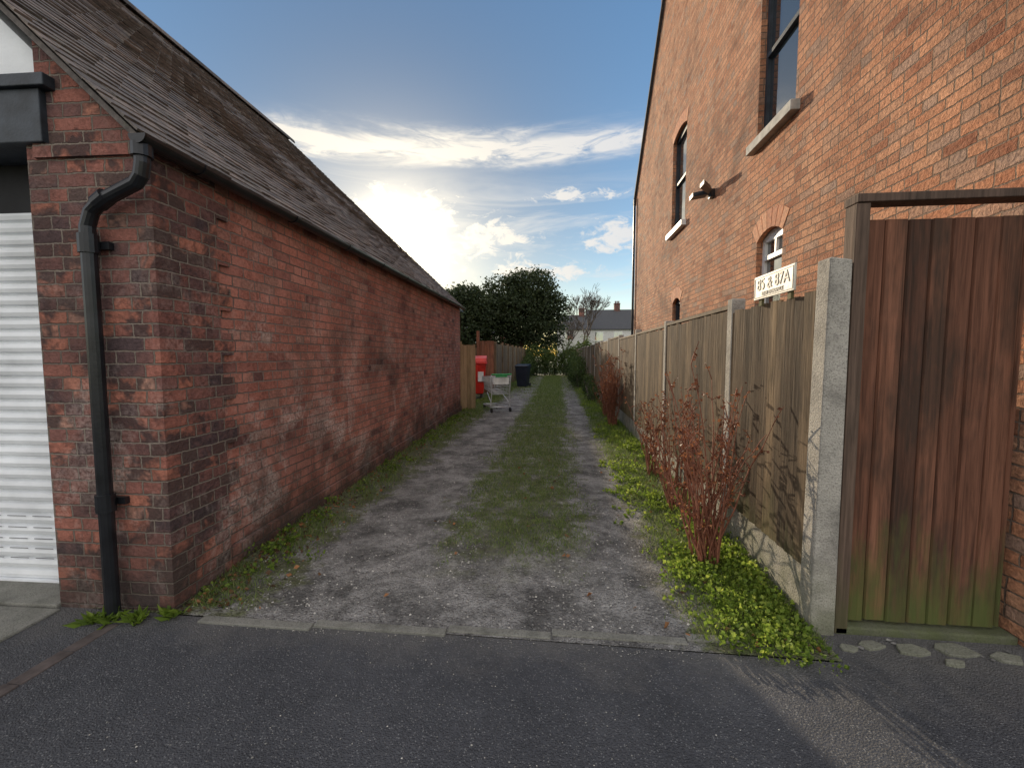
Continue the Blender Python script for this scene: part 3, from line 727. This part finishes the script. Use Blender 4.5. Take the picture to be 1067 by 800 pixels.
lt.obj('leaf_litter',M_litter,fix=False,uv=False)

def dead_shrub(x,y,h,n,spread,seed,lf=1.0):
    random.seed(seed); E=empty('dead_shrub',(x,y,0)); s=MB(); l=MB()
    for i in range(n):
        a=U(0,2*pi); sp_=spread*U(.2,1); hh=h*U(.5,1.05); bx,by=U(-.07,.07),U(-.10,.10)
        ex=cos(a)*sp_*0.6-0.04; ey=sin(a)*sp_*1.15
        ex=min(ex,0.28)
        pts=[]; K=7; droop=U(.02,.30) if R()<.5 else 0.05
        for k in range(K+1):
            t=k/K; pts.append((bx+ex*t**1.2+U(-.014,.014),by+ey*t**1.2+U(-.014,.014),hh*t-droop*t*t*t))
        s.tube(pts,[0.0085*(1-0.72*k/K) for k in range(K+1)],5,cap=False)
        for k in range(2,K+1):
            if R()<.6:
                p=Vector(pts[k])
                for q in range(random.randint(1,2)):
                    an=U(0,2*pi); e=p+Vector((cos(an)*U(.04,.11),sin(an)*U(.04,.15),U(.03,.16))); s.tube([p,(p+e)/2+Vector((0,0,.01)),e],[.0035,.003,.002],4,cap=False)
                    for z in range(random.randint(1,int(5*lf)+2)):
                        pp=p.lerp(e,U(.3,1)); leaf(l,pp,(U(-1,1),U(-1,1),U(-1,.6)),U(.012,.038),R(),.35)
            if k>3:
                for z in range(random.randint(0,int(4*lf)+1)): leaf(l,Vector(pts[k])+Vector((U(-.02,.02),U(-.02,.02),U(-.03,.03))),(U(-1,1),U(-1,1),U(-1,.5)),U(.012,.034),R(),.35)
    s.obj('stems',M_stem,E,fix=False,uv=False,smooth=True); l.obj('dry_leaves',M_dry,E,fix=False,uv=False)
dead_shrub(1.06,3.05,1.42,38,0.58,11,0.9)
dead_shrub(1.14,4.1,1.2,22,0.45,12,0.9)
dead_shrub(1.18,5.3,1.10,16,0.40,15)
dead_shrub(1.15,8.9,1.6,50,0.55,13,1.8)
dead_shrub(1.2,10.3,1.3,34,0.5,14,1.8)
random.seed(21)

def foliage(mb,blobs,n,ls,seedt=0.0):
    tot=sum(b[3]*b[4]*b[5] for b in blobs)
    for (cx_,cy_,cz_,rx,ry,rz_) in blobs:
        m_=int(n*rx*ry*rz_/tot)
        for i in range(m_):
            d=Vector((random.gauss(0,1),random.gauss(0,1),random.gauss(0,1))).normalized(); rr=U(.55,1.05)
            if noise.noise(d*2.2+Vector((cx_,cy_,cz_)))<-0.22: rr*=0.75
            c=Vector((cx_+d.x*rx*rr,cy_+d.y*ry*rr,cz_+d.z*rz_*rr))
            if c.z<0.1: continue
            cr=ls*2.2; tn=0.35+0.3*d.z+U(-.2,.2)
            for k in range(14):
                p=c+Vector((random.gauss(0,cr),random.gauss(0,cr),random.gauss(0,cr*.7)))*0.6
                if p.z<0.03: continue
                leaf(mb,p,(U(-1,1),U(-1,1),U(-.8,.8)),ls*U(.6,1.3),min(1,max(0,tn+U(-.2,.2))))
def evergreen(name,x,y,blobs,n,ls,th):
    E=empty(name,(x,y,0)); t=MB()
    t.tube([(0,0,-.1),(0.05,0,th*.4),(0,0.1,th)],[.32,.26,.18],10)
    for b_ in blobs:
        t.tube([(0,0,th*.55),(b_[0]*.45,b_[1]*.45,(th+b_[2])*.5),(b_[0]*.9,b_[1]*.9,b_[2])],[.15,.10,.03],6)
    t.obj('trunk_and_limbs',M_bark,E,fix=False,uv=False,smooth=True)
    f=MB(); foliage(f,blobs,n,ls); f.obj('crown',M_tree,E,fix=False,uv=False)
evergreen('evergreen_tree',-2.9,33,[(0,0,4.5,2.8,2.5,2.3),(0.9,0.3,6.3,2.1,2,1.8),(-1.3,0,5.8,1.9,1.8,1.9),(2.1,0,5.0,1.6,1.6,1.9),(-1.8,0,3.2,1.8,1.8,1.6),(1.8,-.3,3.2,1.7,1.6,1.3),(-0.2,0,7.0,1.2,1.2,1.0)],2400,.17,3.5)
evergreen('evergreen_tree',-6.9,31,[(0,0,3.6,2.0,2,2.0),(0.3,0,5.2,1.6,1.6,1.5),(-1.4,0,4.8,1.4,1.4,1.4),(1.2,0,4.4,1.3,1.3,1.3),(-0.6,0,5.8,.9,.9,.7)],1400,.17,3.0)
def bush(name,x,y,blobs,n,ls,mat=M_bush):
    E=empty(name,(x,y,0)); f=MB(); foliage(f,blobs,n,ls); f.obj('leaves',mat,E,fix=False,uv=False)
    t=MB()
    for b_ in blobs:
        for k in range(3): t.tube([(b_[0]*.5+U(-.1,.1),b_[1]*.5,-.05),(b_[0]+U(-.2,.2),b_[1]+U(-.2,.2),b_[2]+b_[5]*.4)],[.03,.01],5)
    t.obj('twigs',M_bark,E,fix=False,uv=False)
bush('hedge',0,31.0,[(-1.6,0,1.0,1.2,.8,1.2),(-.3,.3,.9,1.1,.8,1.1),(.9,0,1.1,1.1,.8,1.3),(2.0,0.3,1.3,1.0,.8,1.5)],1100,.09)
bush('bush',0.95,19.5,[(0,0,.6,.42,1.2,.65),(.1,2.0,.8,.45,1.2,.85),(0.1,4.4,.7,.45,1.2,.75),(0.0,7,.8,.5,1.5,.9)],800,.06)
bush('bush',-1.95,24.5,[(0,0,.5,.35,1.3,.5),(-.05,3.0,.7,.4,1.5,.8),(0,6,.9,.5,1.3,1.0)],500,.07)
bush('bush',1.15,13.5,[(0,0,.3,.2,.8,.35),(0,2,.4,.25,.9,.45)],200,.04)
def bare_tree(name,x,y,h,seed,r0=.2):
    random.seed(seed); E=empty(name,(x,y,0)); t=MB()
    def br(p,d,l,r_,dep):
        q=p+d*l; m_=(p+q)/2+Vector((U(-1,1),U(-1,1),U(-1,1)))*l*.06
        r2=max(r_,.016)
        t.tube([p,m_,q],[r2,r2*.85,max(r2*.68,.013)],5 if dep>3 else 3,cap=False)
        if dep==0: return
        for k in range(3 if R()<.6 else 2):
            nd=(d+Vector((U(-1,1),U(-1,1),U(-.35,.8)))*.62).normalized(); br(q,nd,l*U(.68,.88),r_*.62,dep-1)
    br(Vector((0,0,-.1)),Vector((0,0,1)),h*.22,r0,7)
    t.obj('branches',M_bark,E,fix=False,uv=False)
bare_tree('bare_tree',2.6,44,9.6,5)
bare_tree('bare_tree',0.9,52,8.0,8)
random.seed(4)
def terrace(name,x0,x1,y0,y1,eave,ridge,wallmat,chims,rot=0):
    E=empty(name,((x0+x1)/2,(y0+y1)/2,0),rot); hx=(x1-x0)/2; hy=(y1-y0)/2
    w=MB(); w.box(-hx,hx,-hy,hy,-.1,eave); w.prism([(-hy,eave),(0,ridge-.1),(hy,eave)],'x',-hx,hx); w.obj('walls',wallmat,E)
    w=MB()
    for s in (-1,1):
        w.raw([(-hx-.1,s*(hy+.25),eave-.2),(hx+.1,s*(hy+.25),eave-.2),(hx+.1,0,ridge),(-hx-.1,0,ridge),(-hx-.1,s*(hy+.25),eave-.08),(hx+.1,s*(hy+.25),eave-.08),(hx+.1,0,ridge+.12),(-hx-.1,0,ridge+.12)],[(0,3,2,1),(4,5,6,7),(0,1,5,4),(1,2,6,5),(2,3,7,6),(3,0,4,7)],.5)
    w.obj('roof',M_slate,E)
    w=MB()
    for cxx in chims:
        w.box(cxx-.4,cxx+.4,-.35,.35,ridge-.8,ridge+.9); w.box(cxx-.45,cxx+.45,-.4,.4,ridge+.9,ridge+1.0)
        for k in (-.22,.02,.25): w.tube([(cxx+k,0,ridge+1.0),(cxx+k,0,ridge+1.35)],.09,8)
    w.obj('chimneys',M_brickP,E)
    w=MB(); f=MB(); x=-hx+1.0
    while x<hx-1.4:
        for zz in (1.0,3.5):
            if zz+1.2<eave:
                w.box(x,x+1.1,-hy-.012,-hy+.01,zz,zz+1.2)
                f.box(x-.07,x,-hy-.04,-hy+.01,zz-.07,zz+1.27); f.box(x+1.1,x+1.17,-hy-.04,-hy+.01,zz-.07,zz+1.27)
                f.box(x,x+1.1,-hy-.04,-hy+.01,zz+1.2,zz+1.27); f.box(x,x+1.1,-hy-.06,-hy+.01,zz-.07,zz); f.box(x+.52,x+.58,-hy-.035,-hy+.01,zz,zz+1.2)
        x+=2.6
    w.obj('window_glass',M_glass,E); f.obj('window_frames',M_whitewood,E)
M_cream=simple('cream_render',(0.62,0.61,0.58),0.85,var=0.15)
terrace('terraced_house',4.2,16,60,67,5.2,8.0,M_cream,[-1.5,4])
terrace('terraced_house',0.0,4.1,56,61,5.0,6.8,M_cream,[1.2])
terrace('terraced_house',-32,-8,66,73,5.0,8.0,M_brickL,[-6,0,6])
f=MB(); foliage(f,[(x,85+U(-4,4),U(1.5,3),4,3,U(2,4)) for x in range(-60,80,5)],2600,.4); f.obj('distant_trees',M_bush,fix=False,uv=False)

# ------------------------------------------------------------ world
wd_=bpy.data.worlds.new('World'); scene.world=wd_; wd_.use_nodes=True
t=NT(wd_.node_tree); bg=wd_.node_tree.nodes['Background']; bg.inputs['Strength'].default_value=0.15
sky=t.n('ShaderNodeTexSky'); sky.sky_type='NISHITA'; sky.sun_disc=False; sky.sun_elevation=radians(SUN_EL); sky.sun_rotation=radians(SUN_AZ)
sky.air_density=1.0; sky.dust_density=0.25; sky.ozone_density=1.2; sky.altitude=50
dirv=t.n('ShaderNodeVectorMath',{0:t.n('ShaderNodeTexCoord').outputs['Generated']},operation='NORMALIZE').outputs[0]
X,Y,Z=t.xyz(dirv)
az=t.M('MULTIPLY',t.M('ARCTAN2',X,Y),180/pi); el=t.M('MULTIPLY',t.M('ARCSINE',Z),180/pi)
def cv(sx,sy,o=0): return t.n('ShaderNodeCombineXYZ',{0:t.M('MULTIPLY',az,sx),1:t.M('MULTIPLY',el,sy),2:o}).outputs[0]
def gauss(v,c,w_):
    q=t.M('DIVIDE',t.M('SUBTRACT',v,c),w_); return t.M('EXPONENT',t.M('MULTIPLY',t.M('MULTIPLY',q,q),-1.0))
def win(v,a,b_,c,d): return t.M('MULTIPLY',t.mr(v,a,b_,0,1,True),t.mr(v,c,d,1,0,True))
dt=t.n('ShaderNodeVectorMath',{0:dirv,1:tuple(sv)},operation='DOT_PRODUCT').outputs['Value']; dt=t.M('MAXIMUM',dt,0.0)
gl1=t.M('POWER',dt,500.0); gl2=t.M('POWER',dt,70.0); gl3=t.M('POWER',dt,14.0)
skyc=t.n('ShaderNodeHueSaturation',{'Color':sky.outputs[0],'Saturation':1.22,'Value':1.0}).outputs[0]
dim=t.mr(t.M('POWER',dt,4.0),0.0,1.0,1.45,0.45)
skyc=t.n('ShaderNodeVectorMath',{0:skyc,'Scale':dim},operation='SCALE').outputs[0]
nA=t.noise(cv(.16,.75,1.0),1,4,0.68,0.8)
nB=t.noise(cv(.34,.62,7.0),1,4,0.68,0.5)
nC=t.noise(cv(.05,.30,4.0),1,4,0.66,1.2)
wob=t.mr(nC,0.2,0.8,1.2,-1.2)
elc=t.M('ADD',el,wob)
band=t.M('MULTIPLY',gauss(elc,t.M('ADD',t.M('MULTIPLY',az,0.04),25.4),1.35),win(az,-42,-32,6,18))
band=t.M('MULTIPLY',t.M('MULTIPLY',band,t.mr(nA,0.26,0.56)),1.4)
wz=t.mr(nC,0.47,0.74); wz=t.M('MULTIPLY',wz,win(el,4,9,17,24)); wz=t.M('MULTIPLY',wz,0.6)
bn=t.mr(nB,0.25,0.75,-0.9,0.9)
def blob(a0,e0,ra,re,thr=0.2):
    p=t.M('DIVIDE',t.M('SUBTRACT',az,a0),ra); q=t.M('DIVIDE',t.M('SUBTRACT',el,e0),re)
    d=t.M('SQRT',t.M('ADD',t.M('MULTIPLY',p,p),t.M('MULTIPLY',q,q)))
    return t.mr(t.M('ADD',t.M('SUBTRACT',1.0,d),bn),thr,thr+0.7,0,1,True)
bl=[blob(7.2,15.0,5.5,2.6),blob(-9.5,15.0,7.0,3.4),blob(-19,18.0,8,3.2),blob(-3,11.0,10,1.6),blob(30,18,9,3),blob(2,20,9,.9)]
m=band
for b_ in bl: m=t.M('MAXIMUM',m,b_)
m=t.M('MAXIMUM',m,wz)
m=t.M('MULTIPLY',t.M('MINIMUM',m,1.0),0.9)
ccol=t.mix(gl3,(5.2,5.2,5.3),(8.2,7.4,6.0))
c=t.mix(m,skyc,ccol)
# added bright cloud, unseen behind the camera and overhead, as fill light
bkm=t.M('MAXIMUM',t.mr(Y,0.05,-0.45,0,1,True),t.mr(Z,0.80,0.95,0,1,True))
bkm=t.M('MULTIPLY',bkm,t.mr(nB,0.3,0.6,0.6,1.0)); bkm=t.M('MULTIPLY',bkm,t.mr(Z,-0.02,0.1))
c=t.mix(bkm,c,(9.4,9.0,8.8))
gsum=t.M('ADD',t.M('MULTIPLY',gl1,25.0),t.M('MULTIPLY',gl2,3.6))
gc=t.n('ShaderNodeVectorMath',{0:(1.0,0.86,0.60),'Scale':gsum},operation='SCALE').outputs[0]
c=t.n('ShaderNodeVectorMath',{0:c,1:gc},operation='ADD').outputs[0]
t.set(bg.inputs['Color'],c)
sl=bpy.data.lights.new('sun','SUN'); sl.energy=5.0; sl.angle=radians(0.5); sl.color=(1.0,0.83,0.60)
so=bpy.data.objects.new('sun',sl); col.objects.link(so); so.rotation_euler=(-sv).to_track_quat('-Z','Y').to_euler(); so.location=(-10,20,12)
cd=bpy.data.cameras.new('camera'); cd.sensor_width=36; cd.sensor_fit='HORIZONTAL'; cd.lens=14.85; cd.clip_end=2000; cd.clip_start=0.05
co=bpy.data.objects.new('camera',cd); col.objects.link(co); co.location=(0,0,1.5); co.rotation_euler=(radians(86.1),0,radians(6.1)); scene.camera=co
scene.view_settings.view_transform='Standard'; scene.view_settings.look='None'; scene.view_settings.exposure=0
